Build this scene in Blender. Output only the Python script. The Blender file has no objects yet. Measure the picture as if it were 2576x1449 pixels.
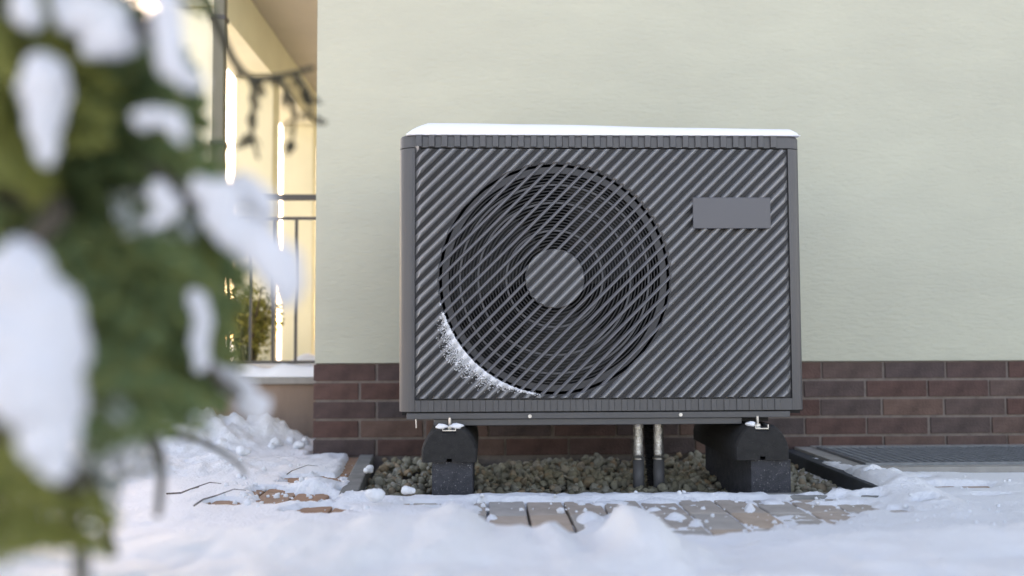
import bpy, bmesh, math, random
import numpy as np
from mathutils import Vector, Matrix

random.seed(7)
R = math.radians
sc = bpy.context.scene
col = sc.collection

# ------------------------------------------------------------------ camera
EYE = 0.435
F_PX, W_PX, H_PX = 2300.0, 2576.0, 1449.0          # focal length and frame of the photograph as studied
cam_d = bpy.data.cameras.new('camera')
cam_d.sensor_width = 36.0
cam_d.lens = 36.0 * F_PX / W_PX
cam_d.clip_start = 0.02
cam_d.clip_end = 500.0
cam_d.dof.use_dof = True
cam_d.dof.focus_distance = 2.64
cam_d.dof.aperture_fstop = 1.35
cam_d.dof.aperture_blades = 0
cam = bpy.data.objects.new('camera', cam_d)
col.objects.link(cam)
CM = Matrix.Rotation(R(-1.7), 4, 'Z') @ Matrix.Rotation(R(90 + 3.0), 4, 'X') @ Matrix.Rotation(R(-0.2), 4, 'Z')
cam.matrix_world = Matrix.Translation((0, 0, EYE)) @ CM
sc.camera = cam

# ------------------------------------------------------------------ light
SUN_TRAVEL = Vector((0.14, -0.99, 0)).normalized()   # low winter sun behind the house
SUN_EL = 26.0
world = bpy.data.worlds.new('World')
sc.world = world
world.use_nodes = True
wn = world.node_tree
for n in list(wn.nodes):
    wn.nodes.remove(n)
sky = wn.nodes.new('ShaderNodeTexSky')
sky.sky_type = 'NISHITA'
sky.sun_disc = False
sky.sun_elevation = R(SUN_EL)
sky.sun_rotation = math.atan2(-SUN_TRAVEL.x, -SUN_TRAVEL.y)
sky.air_density = 1.0
sky.dust_density = 1.2
sky.ozone_density = 1.0
bg = wn.nodes.new('ShaderNodeBackground')
bg.inputs['Strength'].default_value = 0.15
out = wn.nodes.new('ShaderNodeOutputWorld')
wn.links.new(sky.outputs['Color'], bg.inputs['Color'])
wn.links.new(bg.outputs['Background'], out.inputs['Surface'])

sun_d = bpy.data.lights.new('sun', 'SUN')
sun_d.energy = 2.2
sun_d.angle = R(0.6)
sun_d.color = (1.0, 0.92, 0.80)
sun = bpy.data.objects.new('sun', sun_d)
col.objects.link(sun)
sd = Vector((SUN_TRAVEL.x * math.cos(R(SUN_EL)), SUN_TRAVEL.y * math.cos(R(SUN_EL)), -math.sin(R(SUN_EL))))
sun.rotation_euler = sd.to_track_quat('-Z', 'Y').to_euler()

vs = sc.view_settings
vs.view_transform = 'Standard'
vs.look = 'None'
vs.gamma = 1.0
vs.use_curve_mapping = False
vs.exposure = 2.02
vs.use_white_balance = True            # the photograph is balanced for open shade
vs.white_balance_temperature = 8600
vs.white_balance_tint = 24
sc.cycles.use_denoising = True
sc.cycles.max_bounces = 8
sc.cycles.sample_clamp_indirect = 6.0

# ------------------------------------------------------------------ helpers
CR = np.array([[CM[i][j] for j in range(3)] for i in range(3)])

def ray(px, py):
    d = np.array([(px - W_PX / 2) / F_PX, -(py - H_PX / 2) / F_PX, -1.0])
    return CR @ d

def P(px, py, Y):
    d = ray(px, py)
    t = Y / d[1]
    return Vector((d[0] * t, Y, EYE + d[2] * t))

def G(px, py, z=0.0):
    d = ray(px, py)
    t = (z - EYE) / d[2]
    return Vector((d[0] * t, d[1] * t, z))

def project(X, Y, Z):
    v = np.stack([X, Y, Z - EYE], -1) @ CR          # camera coordinates
    d = np.maximum(-v[..., 2], 1e-3)
    return W_PX / 2 + F_PX * v[..., 0] / d, H_PX / 2 - F_PX * v[..., 1] / d

def _hash(ix, iy, seed):
    n = (ix.astype(np.int64) * 374761393 + iy.astype(np.int64) * 668265263 + seed * 1442695041) & 0x7fffffff
    n = ((n ^ (n >> 13)) * 1274126177) & 0x7fffffff
    n = n ^ (n >> 16)
    return (n & 0xffff) / 65535.0

def vnoise(x, y, seed=0):
    ix, iy = np.floor(x), np.floor(y)
    fx, fy = x - ix, y - iy
    fx, fy = fx * fx * (3 - 2 * fx), fy * fy * (3 - 2 * fy)
    a, b = _hash(ix, iy, seed), _hash(ix + 1, iy, seed)
    c, d = _hash(ix, iy + 1, seed), _hash(ix + 1, iy + 1, seed)
    return (a * (1 - fx) + b * fx) * (1 - fy) + (c * (1 - fx) + d * fx) * fy

def fbm(x, y, seed=0, octaves=4):
    t, a, s = 0, 0.5, 0
    for o in range(octaves):
        t = t + a * (vnoise(x, y, seed + o * 17) - 0.5)
        s += a
        a *= 0.5
        x, y = x * 2.03 + 5.1, y * 2.03 + 3.7
    return t / s * 2

def sstep(a, b, x):
    t = np.clip((x - a) / (b - a), 0, 1)
    return t * t * (3 - 2 * t)

ROOT = {}

def wloc(o):
    return ROOT.get(o.name, Vector((0, 0, 0))) if o else Vector((0, 0, 0))

def tag(o, label=None, cat=None, group=None, kind=None):
    if label: o['label'] = label
    if cat: o['category'] = cat
    if group: o['group'] = group
    if kind: o['kind'] = kind
    return o

def thing(name, loc, label, cat, group=None):
    o = bpy.data.objects.new(name, None)
    col.objects.link(o)
    o.location = loc
    o.empty_display_size = 0.05
    ROOT[o.name] = Vector(loc)
    return tag(o, label, cat, group)

def link(name, me, parent=None):
    o = bpy.data.objects.new(name, me)
    col.objects.link(o)
    if parent:
        o.parent = parent
        ROOT[o.name] = wloc(parent)
    return o

def make(name, V, F, mat, parent=None, smooth=False, bevel=0.0, kind=None):
    w = wloc(parent)
    me = bpy.data.meshes.new(name)
    me.from_pydata([(v[0] - w.x, v[1] - w.y, v[2] - w.z) for v in V], [], F)
    me.materials.append(mat)
    bm = bmesh.new()
    bm.from_mesh(me)
    bmesh.ops.recalc_face_normals(bm, faces=bm.faces)
    if bevel > 0:
        bmesh.ops.bevel(bm, geom=list(bm.edges), offset=bevel, segments=2, profile=0.6, affect='EDGES', clamp_overlap=True)
    bm.to_mesh(me)
    bm.free()
    if smooth:
        me.polygons.foreach_set('use_smooth', [True] * len(me.polygons))
    o = link(name, me, parent)
    if kind: o['kind'] = kind
    return o

class MB:
    """collects simple shapes that form one part"""
    def __init__(self):
        self.V, self.F = [], []
    def add(self, V, F):
        n = len(self.V)
        self.V += [tuple(v) for v in V]
        self.F += [tuple(i + n for i in f) for f in F]
        return self
    def box(self, x0, x1, y0, y1, z0, z1):
        V = [(x, y, z) for z in (z0, z1) for y in (y0, y1) for x in (x0, x1)]
        return self.add(V, [(0, 2, 3, 1), (4, 5, 7, 6), (0, 1, 5, 4), (2, 6, 7, 3), (0, 4, 6, 2), (1, 3, 7, 5)])
    def prism(self, pts, a, b, axis='y'):
        f = {'y': lambda p, t: (p[0], t, p[1]), 'z': lambda p, t: (p[0], p[1], t), 'x': lambda p, t: (t, p[0], p[1])}[axis]
        n = len(pts)
        V = [f(p, a) for p in pts] + [f(p, b) for p in pts]
        F = [tuple(range(n)), tuple(range(2 * n - 1, n - 1, -1))] + [(i, (i + 1) % n, n + (i + 1) % n, n + i) for i in range(n)]
        return self.add(V, F)
    def tube(self, pts, rad, n=10, cap=True):
        pts = [Vector(p) for p in pts]
        rs = rad if isinstance(rad, (list, tuple)) else [rad] * len(pts)
        base = len(self.V)
        prev = None
        for i, p in enumerate(pts):
            t = (pts[min(i + 1, len(pts) - 1)] - pts[max(i - 1, 0)]).normalized()
            if prev is None:
                u = t.orthogonal().normalized()
            else:
                u = (prev - t * prev.dot(t)).normalized()
            prev = u
            w = t.cross(u)
            for k in range(n):
                a = 2 * math.pi * k / n
                self.V.append(tuple(p + (u * math.cos(a) + w * math.sin(a)) * rs[i]))
        for i in range(len(pts) - 1):
            for k in range(n):
                a, b = base + i * n + k, base + i * n + (k + 1) % n
                self.F.append((a, b, b + n, a + n))
        if cap:
            self.F.append(tuple(base + k for k in range(n)))
            self.F.append(tuple(base + (len(pts) - 1) * n + k for k in range(n)))
        return self
    def ring(self, c, r0, r1, y0, y1, n=72):
        """rectangular-section ring about the y axis"""
        base = len(self.V)
        for k in range(n):
            a = 2 * math.pi * k / n
            ca, sa = math.cos(a), math.sin(a)
            for r, y in ((r0, y0), (r1, y0), (r1, y1), (r0, y1)):
                self.V.append((c[0] + r * ca, y, c[1] + r * sa))
        for k in range(n):
            a, b = base + 4 * k, base + 4 * ((k + 1) % n)
            for j in range(4):
                self.F.append((a + j, a + (j + 1) % 4, b + (j + 1) % 4, b + j))
        return self
    def build(self, name, mat, parent=None, **k):
        return make(name, self.V, self.F, mat, parent, **k)

def box(name, x0, x1, y0, y1, z0, z1, mat, parent=None, bevel=0.0, **k):
    return MB().box(x0, x1, y0, y1, z0, z1).build(name, mat, parent, bevel=bevel, **k)

# ------------------------------------------------------------------ materials
def material(name, rgb, rough=0.7, metal=0.0, var=0.0, var_scale=8.0, bump=0.0, bump_scale=60.0, spec=0.4,
             rgb2=None, stretch=(1, 1, 1), island=None, obj_ramp=None, speck=None, detail=6.0, sub=0.0):
    m = bpy.data.materials.new(name)
    m.use_nodes = True
    nt = m.node_tree
    b = nt.nodes['Principled BSDF']
    b.inputs['Roughness'].default_value = rough
    b.inputs['Metallic'].default_value = metal
    b.inputs['Specular IOR Level'].default_value = spec
    L = nt.links.new
    tc = nt.nodes.new('ShaderNodeTexCoord')
    mp = nt.nodes.new('ShaderNodeMapping')
    mp.inputs['Scale'].default_value = stretch
    L(tc.outputs['Object'], mp.inputs['Vector'])
    def noise(scale, det=detail, rgh=0.6):
        n = nt.nodes.new('ShaderNodeTexNoise')
        n.inputs['Scale'].default_value = scale
        n.inputs['Detail'].default_value = det
        n.inputs['Roughness'].default_value = rgh
        L(mp.outputs['Vector'], n.inputs['Vector'])
        return n
    def mix(fac, a, bb, mode='MIX'):
        x = nt.nodes.new('ShaderNodeMix')
        x.data_type = 'RGBA'
        x.blend_type = mode
        for s, v in ((x.inputs['Factor'], fac), (x.inputs['A'], a), (x.inputs['B'], bb)):
            if hasattr(v, 'is_output'):
                L(v, s)
            elif isinstance(v, tuple):
                s.default_value = (*v[:3], 1)
            else:
                s.default_value = v
        return x.outputs['Result']
    base = tuple(rgb)
    ramp = island or obj_ramp
    if ramp:
        src = nt.nodes.new('ShaderNodeNewGeometry').outputs['Random Per Island'] if island else nt.nodes.new('ShaderNodeObjectInfo').outputs['Random']
        cr = nt.nodes.new('ShaderNodeValToRGB')
        cr.color_ramp.interpolation = 'LINEAR'
        els = cr.color_ramp.elements
        while len(els) < len(ramp):
            els.new(0.5)
        for i, c in enumerate(ramp):
            els[i].position = i / max(1, len(ramp) - 1)
            els[i].color = (*c, 1)
        L(src, cr.inputs['Fac'])
        base = cr.outputs['Color']
    if var > 0 or rgb2:
        n = noise(var_scale)
        c2 = rgb2 if rgb2 else tuple(c * (1 - var) for c in rgb)
        mr = nt.nodes.new('ShaderNodeMapRange')
        mr.inputs['From Min'].default_value = 0.32
        mr.inputs['From Max'].default_value = 0.68
        L(n.outputs['Fac'], mr.inputs['Value'])
        if ramp:
            k = 1 - var
            base = mix(mr.outputs['Result'], base, mix(1.0, base, (k, k, k), 'MULTIPLY'))
        else:
            base = mix(mr.outputs['Result'], base, c2)
    if speck:
        sc_, thr, colr = speck
        n = noise(sc_, 2.0)
        mr = nt.nodes.new('ShaderNodeMapRange')
        mr.inputs['From Min'].default_value = thr
        mr.inputs['From Max'].default_value = thr + 0.04
        L(n.outputs['Fac'], mr.inputs['Value'])
        base = mix(mr.outputs['Result'], base, colr)
    if isinstance(base, tuple):
        b.inputs['Base Color'].default_value = (*base[:3], 1)
    else:
        L(base, b.inputs['Base Color'])
    if bump > 0:
        n = noise(bump_scale, 8.0, 0.65)
        bp = nt.nodes.new('ShaderNodeBump')
        bp.inputs['Strength'].default_value = bump
        bp.inputs['Distance'].default_value = 0.01
        L(n.outputs['Fac'], bp.inputs['Height'])
        L(bp.outputs['Normal'], b.inputs['Normal'])
    if sub > 0:
        b.inputs['Subsurface Weight'].default_value = sub
        b.inputs['Subsurface Radius'].default_value = (0.02, 0.025, 0.03)
        b.inputs['Subsurface Scale'].default_value = 0.5
    return m

def leafy(m, amount=0.45):
    nt = m.node_tree
    b = nt.nodes['Principled BSDF']
    o = nt.nodes['Material Output']
    tr = nt.nodes.new('ShaderNodeBsdfTranslucent')
    mx = nt.nodes.new('ShaderNodeMixShader')
    mx.inputs['Fac'].default_value = amount
    if b.inputs['Base Color'].links:
        nt.links.new(b.inputs['Base Color'].links[0].from_socket, tr.inputs['Color'])
    else:
        tr.inputs['Color'].default_value = b.inputs['Base Color'].default_value
    nt.links.new(b.outputs['BSDF'], mx.inputs[1])
    nt.links.new(tr.outputs['BSDF'], mx.inputs[2])
    nt.links.new(mx.outputs['Shader'], o.inputs['Surface'])
    return m

M = {}
M['stucco'] = material('cream_green_stucco', (0.53, 0.53, 0.425), 0.92, rgb2=(0.475, 0.475, 0.385), var_scale=2.6, bump=0.6, bump_scale=52, stretch=(0.55, 1, 1.6), spec=0.15)
M['mortar'] = material('grey_mortar', (0.25, 0.21, 0.19), 0.95, var=0.3, var_scale=30, bump=0.4, bump_scale=150, spec=0.1)
M['brick'] = material('clinker_brick', (0.1, 0.06, 0.05), 0.75, obj_ramp=[(0.125, 0.066, 0.056), (0.165, 0.090, 0.074), (0.095, 0.074, 0.074), (0.19, 0.115, 0.092), (0.105, 0.076, 0.074), (0.14, 0.074, 0.062)], var=0.45, var_scale=14, bump=0.5, bump_scale=110, spec=0.3)
M['casing'] = material('charcoal_metal', (0.080, 0.080, 0.084), 0.42, var=0.12, var_scale=5, bump=0.03, bump_scale=300, spec=0.5)
M['casing_side'] = material('charcoal_side_metal', (0.072, 0.072, 0.076), 0.38, var=0.10, var_scale=5, bump=0.03, bump_scale=300, spec=0.5)
M['rib'] = material('lit_grey_plastic_rib', (0.225, 0.225, 0.226), 0.27, var=0.15, var_scale=9, bump=0.03, bump_scale=200, spec=0.9)  # light on the ridges put into a paler tone than the sheet
M['valley'] = material('shaded_grey_panel_sheet', (0.030, 0.030, 0.034), 0.5, var=0.2, var_scale=9, spec=0.4)  # shade between ribs put into the colour; same plastic as the ribs
M['black'] = material('black_plastic', (0.012, 0.012, 0.014), 0.6, spec=0.3)
M['grille'] = material('grille_plastic', (0.15, 0.15, 0.16), 0.45, spec=0.45)
M['ringm'] = material('ring_plastic', (0.035, 0.035, 0.038), 0.5, spec=0.4)
M['ringthick'] = material('ring_support_plastic', (0.075, 0.075, 0.08), 0.5, spec=0.4)
M['blade'] = material('fan_blade_plastic', (0.055, 0.055, 0.057), 0.5, spec=0.4)
M['badge'] = material('blank_badge_metal', (0.078, 0.079, 0.092), 0.35, spec=0.5, var=0.06, var_scale=3)
M['rubber'] = material('black_recycled_rubber', (0.030, 0.029, 0.029), 0.75, var=0.4, var_scale=60, bump=0.5, bump_scale=240, speck=(420, 0.70, (0.16, 0.16, 0.16)), spec=0.35)
M['block'] = material('charcoal_concrete', (0.075, 0.077, 0.088), 0.9, var=0.4, var_scale=40, bump=0.6, bump_scale=260, speck=(330, 0.66, (0.36, 0.36, 0.36)), spec=0.25)
M['steel'] = material('zinc_steel', (0.62, 0.62, 0.62), 0.3, metal=1.0, var=0.2, var_scale=40)
M['foil'] = material('aluminium_pipe_jacket', (0.90, 0.90, 0.91), 0.16, metal=0.85, var=0.25, var_scale=25, bump=0.5, bump_scale=70)
M['pvc'] = material('grey_pipe_plastic', (0.13, 0.13, 0.14), 0.5)
M['corr'] = material('black_hose_plastic', (0.014, 0.014, 0.016), 0.4)
M['kerb'] = material('grey_concrete_kerb', (0.28, 0.275, 0.255), 0.9, var=0.35, var_scale=12, bump=0.5, bump_scale=160, spec=0.2)
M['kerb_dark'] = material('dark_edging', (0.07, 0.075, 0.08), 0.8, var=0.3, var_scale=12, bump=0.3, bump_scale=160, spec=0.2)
M['gravel'] = material('olive_grey_pebble', (0.2, 0.2, 0.2), 0.85, island=[(0.29, 0.255, 0.17), (0.40, 0.365, 0.27), (0.46, 0.43, 0.335), (0.33, 0.30, 0.215), (0.54, 0.51, 0.43), (0.44, 0.31, 0.19), (0.29, 0.27, 0.205)], var=0.4, var_scale=45, bump=0.5, bump_scale=150, spec=0.25)
M['soil'] = material('dark_soil', (0.035, 0.03, 0.024), 0.95, var=0.5, var_scale=40, bump=1.0, bump_scale=90)
M['paver'] = material('concrete_paver', (0.3, 0.25, 0.2), 0.85, obj_ramp=[(0.52, 0.42, 0.34), (0.47, 0.42, 0.37), (0.55, 0.42, 0.32), (0.43, 0.405, 0.38), (0.51, 0.45, 0.385)], var=0.22, var_scale=16, bump=0.35, bump_scale=220, spec=0.2)
M['paver_warm'] = material('terracotta_paver', (0.42, 0.24, 0.15), 0.85, obj_ramp=[(0.42, 0.24, 0.15), (0.40, 0.26, 0.18), (0.46, 0.27, 0.17)], var=0.22, var_scale=16, bump=0.35, bump_scale=220, spec=0.2)
M['slab'] = material('bedding_sand', (0.10, 0.085, 0.07), 0.95, var=0.3, var_scale=20, bump=0.6, bump_scale=120)
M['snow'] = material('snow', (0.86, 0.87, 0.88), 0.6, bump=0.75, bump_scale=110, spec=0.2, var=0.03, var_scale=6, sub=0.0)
M['snow_soft'] = material('soft_snow', (0.84, 0.85, 0.87), 0.7, bump=0.15, bump_scale=120, spec=0.15)
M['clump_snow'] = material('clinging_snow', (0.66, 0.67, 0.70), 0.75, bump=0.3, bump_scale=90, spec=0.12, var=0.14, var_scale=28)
M['frost'] = material('powder_frost', (0.80, 0.82, 0.86), 0.8, bump=0.5, bump_scale=400, spec=0.1, speck=(260, 0.62, (0.35, 0.36, 0.40)))
M['galv'] = material('galvanised_grating', (0.24, 0.26, 0.28), 0.4, metal=0.4, var=0.3, var_scale=30)
M['well'] = material('light_well_concrete', (0.12, 0.12, 0.11), 0.9, bump=0.3)
M['porch'] = material('cream_porch_plaster', (0.78, 0.75, 0.56), 0.9, rgb2=(0.72, 0.69, 0.51), var_scale=4, bump=0.2, bump_scale=60, spec=0.15)
M['soffit'] = material('taupe_soffit', (0.46, 0.42, 0.35), 0.9, var=0.1, var_scale=3, spec=0.15)
M['plinth'] = material('tan_plinth_plaster', (0.34, 0.245, 0.19), 0.9, rgb2=(0.25, 0.18, 0.14), var_scale=5, bump=0.3, bump_scale=80, stretch=(1.2, 1, 0.3), spec=0.15)
M['coping'] = material('stone_coping', (0.36, 0.34, 0.31), 0.85, var=0.25, var_scale=14, bump=0.3, bump_scale=90)
M['shade_olive'] = material('olive_column_shade', (0.16, 0.155, 0.115), 0.6, var=0.1, var_scale=5)  # dark tone stands in for the shaded side of a porch column
M['rail'] = material('dark_painted_rail', (0.06, 0.058, 0.055), 0.45)
M['leaf'] = material('conifer_scale_leaf', (0.1, 0.15, 0.05), 0.6, island=[(0.17, 0.25, 0.11), (0.20, 0.28, 0.13), (0.26, 0.29, 0.10), (0.17, 0.27, 0.15), (0.22, 0.30, 0.13), (0.29, 0.30, 0.12)], spec=0.25)
M['leaf_brown'] = material('dry_conifer_leaf', (0.28, 0.14, 0.06), 0.7, island=[(0.40, 0.22, 0.10), (0.48, 0.29, 0.13), (0.30, 0.20, 0.10)])
M['leaf_shrub'] = material('olive_yellow_leaf', (0.2, 0.2, 0.06), 0.6, island=[(0.16, 0.17, 0.05), (0.26, 0.26, 0.07), (0.36, 0.34, 0.10), (0.12, 0.14, 0.045)])
M['leaf_frost'] = material('frosted_leaf', (0.4, 0.45, 0.42), 0.7, island=[(0.55, 0.60, 0.58), (0.72, 0.75, 0.76), (0.22, 0.28, 0.20), (0.80, 0.82, 0.84)])
M['leaf_yellow'] = material('yellow_green_leaf', (0.25, 0.26, 0.06), 0.6, island=[(0.22, 0.25, 0.075), (0.28, 0.30, 0.085), (0.32, 0.32, 0.09), (0.20, 0.24, 0.08)])
for k_ in ('leaf', 'leaf_brown', 'leaf_frost', 'leaf_yellow', 'leaf_shrub'):
    leafy(M[k_])
M['bark'] = material('grey_brown_bark', (0.09, 0.075, 0.055), 0.9, var=0.4, var_scale=30, bump=0.6, bump_scale=60)
M['twig'] = material('olive_twig', (0.085, 0.080, 0.055), 0.8, var=0.3, var_scale=40)
M['dead'] = material('dead_twig', (0.06, 0.045, 0.035), 0.85)

# ------------------------------------------------------------------ the setting: ground, snow, paving
WALL_Y = 3.335
YF = 2.57                                   # front plane of the unit
PIT = (-0.345, 1.065, 2.50, WALL_Y)         # x0 x1 y0 y1

gm = MB()
gm.add([(-120, -60, -0.16), (120, -60, -0.16), (120, 200, -0.16), (-120, 200, -0.16)], [(0, 1, 2, 3)])
tag(gm.build('ground', M['snow']), kind='structure')

pave = MB()
BZ0, BZ1 = -0.14, -0.034
pave.box(-1.6, 2.9, -0.6, PIT[2] - 0.065, BZ0, BZ1)
pave.box(-1.6, PIT[0] - 0.062, PIT[2] - 0.065, 3.9, BZ0, BZ1)
pave.box(PIT[1] + 0.062, 2.9, PIT[2] - 0.065, 2.78, BZ0, BZ1)
pavement = tag(pave.build('pavement', M['slab']), kind='structure')

PX, PY = 0.0985, 0.182
pm = {}
for key in ('paver', 'paver_warm'):
    b = MB().box(-PX / 2 + 0.0035, PX / 2 - 0.0035, -PY / 2 + 0.0035, PY / 2 - 0.0035, -0.034, 0.0)
    o = b.build('paver', M[key], bevel=0.004)
    pm[key] = o.data
    bpy.data.objects.remove(o)

def paver(cx, cy, key):
    o = link('paver', pm[key], pavement)
    o.location = (cx, cy, random.uniform(-0.0015, 0.0012))
    o.rotation_euler = (random.uniform(-.006, .006), random.uniform(-.006, .006), random.uniform(-.006, .006))

Y_TOP = PIT[2] - 0.07
for j in range(6):
    cy = Y_TOP - PY * (j + 0.5)
    for i in range(-10, 17):
        cx = 0.006 + PX * (i + 0.5)
        if j > 3 and (i < -4 or i > 12):
            continue
        paver(cx, cy, 'paver_warm' if (i < -3 and random.random() < 0.8) else 'paver')
for j in range(7):
    cy = Y_TOP + PY * (j + 0.5)
    for i in range(7):
        if cy < 3.85:
            paver(-0.425 - PX * (i + 0.5), cy, 'paver_warm')
for i in range(8):
    paver(1.15 + PX * (i + 0.5), Y_TOP + PY * 0.5, 'paver_warm')

# --- snow sheet
def axis(segs):
    a = [np.arange(x0, x1, st) for x0, x1, st in segs]
    return np.unique(np.round(np.concatenate(a), 5))

sx = axis([(-9, -1.7, 0.15), (-1.7, 2.5, 0.0105), (2.5, 10, 0.15)])
sy = axis([(-4, 0.9, 0.06), (0.9, 1.6, 0.014), (1.6, 3.4, 0.0105), (3.4, 4.0, 0.02), (4.0, 4.02, 0.02)])
X, Y = np.meshgrid(sx, sy)
ppx, ppy = project(X, Y, np.zeros_like(X))
big = fbm(X * 3.1, Y * 3.1, 3, 4)
med = fbm(X * 11, Y * 11, 9, 4)
fine = fbm(X * 38, Y * 38, 21, 3)
thin = sstep(1.85, 2.1, Y) * sstep(3.0, 2.75, Y)
H = (0.020 + 0.014 * big + 0.009 * med + 0.005 * fine) * (1 - thin) + thin * (0.0085 + 0.006 * big + 0.0055 * med + 0.003 * fine)
# heap pushed against the porch and drifts beside the pit
def mound(cx, cy, rx, ry, h, rough=1.0):
    global H
    d = np.sqrt(((X - cx) / rx) ** 2 + ((Y - cy) / ry) ** 2)
    H = H + h * (1 - sstep(0.0, 1.0, d)) * (1 + rough * (0.55 * med + 0.35 * fine))
mound(-1.10, 3.55, 0.38, 0.42, 0.13)
mound(-0.85, 3.62, 0.22, 0.16, 0.06)
mound(-1.35, 2.9, 0.45, 0.5, 0.07)
mound(-0.92, 3.05, 0.30, 0.28, 0.02)
mound(-0.47, 2.66, 0.10, 0.26, 0.030)
mound(-0.33, 2.44, 0.16, 0.06, 0.018)
mound(1.14, 2.58, 0.11, 0.50, 0.045, 0.15)
mound(1.0, 2.45, 0.25, 0.05, 0.012, 0.6)
mound(1.75, 2.35, 0.16, 0.12, 0.02)
mound(1.6, 2.62, 0.9, 0.16, 0.010, .5)
flat = sstep(1.2, 1.4, X) * sstep(2.2, 2.4, Y)
H = H * (1 - 0.55 * flat) + 0.55 * flat * (0.012 + 0.012 * big)
H = np.where((X > 1.05) & (Y > 2.45), np.maximum(H, 0.010), H)
ragged = 0.34 * fbm(X * 16, Y * 16, 31, 4) + 0.22 * fine
bare = [(1325, 1296, 125, 50, 0), (1400, 1300, 80, 50, 0), (1250, 1276, 60, 14, 0),
        (1660, 1266, 110, 16, 1), (1830, 1300, 215, 52, 1), (1990, 1300, 175, 40, 1), (1740, 1326, 85, 30, 1), (1870, 1345, 110, 22, 1),
        (2150, 1281, 75, 17, 1), (2060, 1258, 70, 9, 1), (1800, 1356, 80, 14, 1), (1560, 1252, 90, 7, 1), (2260, 1290, 40, 6, 1),
        (790, 1213, 88, 15, 0), (740, 1258, 120, 18, 0), (800, 1287, 85, 14, 0), (670, 1238, 50, 8, 0), (560, 1268, 50, 8, 0), (870, 1240, 26, 5, 0), (1060, 1272, 60, 6, 0), (1130, 1284, 50, 7, 0),
        (2420, 1228, 105, 7, 1), (2110, 1237, 50, 5, 1), (2330, 1209, 36, 5, 1), (2250, 1222, 60, 6, 1), (2330, 1273, 40, 6, 1), (2500, 1250, 50, 5, 1), (2200, 1255, 40, 5, 1),
        (1470, 1286, 75, 20, 0), (1540, 1272, 40, 8, 1)]
for cx, cy, rx, ry, packed in bare:
    d = np.sqrt(((ppx - cx) / rx) ** 2 + ((ppy - cy) / ry) ** 2) + ragged
    m_ = 1 - sstep(0.70, 1.05, d)
    target = (-0.0046 + 0.0055 * (med + fine)) if packed else -0.030
    H = H * (1 - m_) + np.minimum(H, target) * m_
# small clods left on the bare paving
for cx, cy, rx, ry, hh in [(1482, 1308, 34, 14, 0.020), (1700, 1303, 26, 6, 0.013), (1886, 1283, 14, 7, 0.016), (1752, 1318, 16, 8, 0.012), (1238, 1303, 14, 4, 0.01), (1660, 1262, 60, 5, .008)]:
    d = ((ppx - cx) / rx) ** 2 + ((ppy - cy) / ry) ** 2
    H = np.maximum(H, hh * (1 - d) * (1 + 0.4 * fine))
# bank of snow thrown up in the foreground
rk = [(-900, 1330), (0, 1320), (400, 1335), (600, 1315), (750, 1290), (870, 1296), (950, 1280), (1060, 1294), (1140, 1275), (1200, 1302), (1240, 1330), (1300, 1326),
      (1340, 1334), (1362, 1328), (1388, 1314), (1412, 1332), (1440, 1348), (1480, 1340), (1520, 1312), (1550, 1274), (1576, 1259), (1600, 1266), (1625, 1270), (1650, 1292), (1672, 1328),
      (1710, 1336), (1760, 1362), (1850, 1372), (1950, 1362), (2050, 1347), (2150, 1338), (2300, 1328), (2450, 1322), (2576, 1305), (3400, 1300)]
YR = 1.66
rx_ = np.array([P(a, b, YR).x for a, b in rk])
rz_ = np.array([P(a, b, YR).z for a, b in rk])
wob = 0.10 * fbm(X * 2.3, Y * 0.0 + 4.0, 51, 3)
yr = YR + wob
ridge = np.interp(X * YR / np.maximum(np.where(Y < yr, YR, Y), 0.3) + 0.03 * med, rx_, rz_)
wide = np.mean([np.interp(X + o_, rx_, rz_) for o_ in np.linspace(-0.45, 0.45, 9)], axis=0)
keep = sstep(-0.30, -0.02, Y - yr)
ridge = ridge * keep + (wide + 0.03 * fbm(X * 4.3, Y * 4.3, 61, 4) + 0.012 * fbm(X * 13, Y * 13, 63, 3)) * (1 - keep)
back = 1 - sstep(0.0, 0.20, Y - yr)
front = sstep(-1.0, 0.0, Y - yr)
bank = ridge * back * (0.72 + 0.28 * front) + (0.012 * med + 0.02 * big) * back * (1 - 0.75 * sstep(-0.35, 0.0, Y - yr)) + 0.004 * fine * back
H = np.maximum(H, bank - 0.03 * (1 - back))
edge = np.minimum(sstep(-9, -7, X) * sstep(10, 8, X), sstep(-4, -3, Y))
H = H * edge - 0.155 * (1 - edge)
H = np.where((X < -1.7) | (X > 2.5), H + 0.02, H)
ny, nx = X.shape
HX0_ = -0.62
GX1, GY0 = 1.185, 2.84                       # grating corner
Xc = 0.25 * (X[:-1, :-1] + X[1:, :-1] + X[:-1, 1:] + X[1:, 1:])
Yc = 0.25 * (Y[:-1, :-1] + Y[1:, :-1] + Y[:-1, 1:] + Y[1:, 1:])
def rect_d(x0, x1, y0, y1):
    return np.maximum(np.maximum(x0 - X, X - x1), np.maximum(y0 - Y, Y - y1))
jag = 0.014 * fbm(X * 9, Y * 9, 77, 3) + 0.006 * fine
D = rect_d(PIT[0] - 0.012 - 0.06 * (Y - 2.5), PIT[1] - 0.004 + 0.02 * (Y - 2.5), PIT[2] - np.where(X < 0.55, 0.002, 0.012), 9) + jag * np.where(X > 1.0, 0.4, 0.7)
D = np.minimum(D, rect_d(PIT[0] - 0.075 - 0.06 * (Y - 2.5), 0, 2.86, 9) + jag)
D = np.minimum(D, rect_d(GX1 - 0.02, 2.9, GY0 - 0.012, 9) + 0.4 * jag)
D = np.minimum(D, rect_d(PIT[1] + 0.0, 1.3, 3.14, 9) + 2.2 * jag)
D = np.minimum(D, rect_d(HX0_, 9, WALL_Y - 0.006, 9) + 0.2 * jag)
D = np.minimum(D, rect_d(-1.64, -0.5, 3.90, 9))
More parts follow.
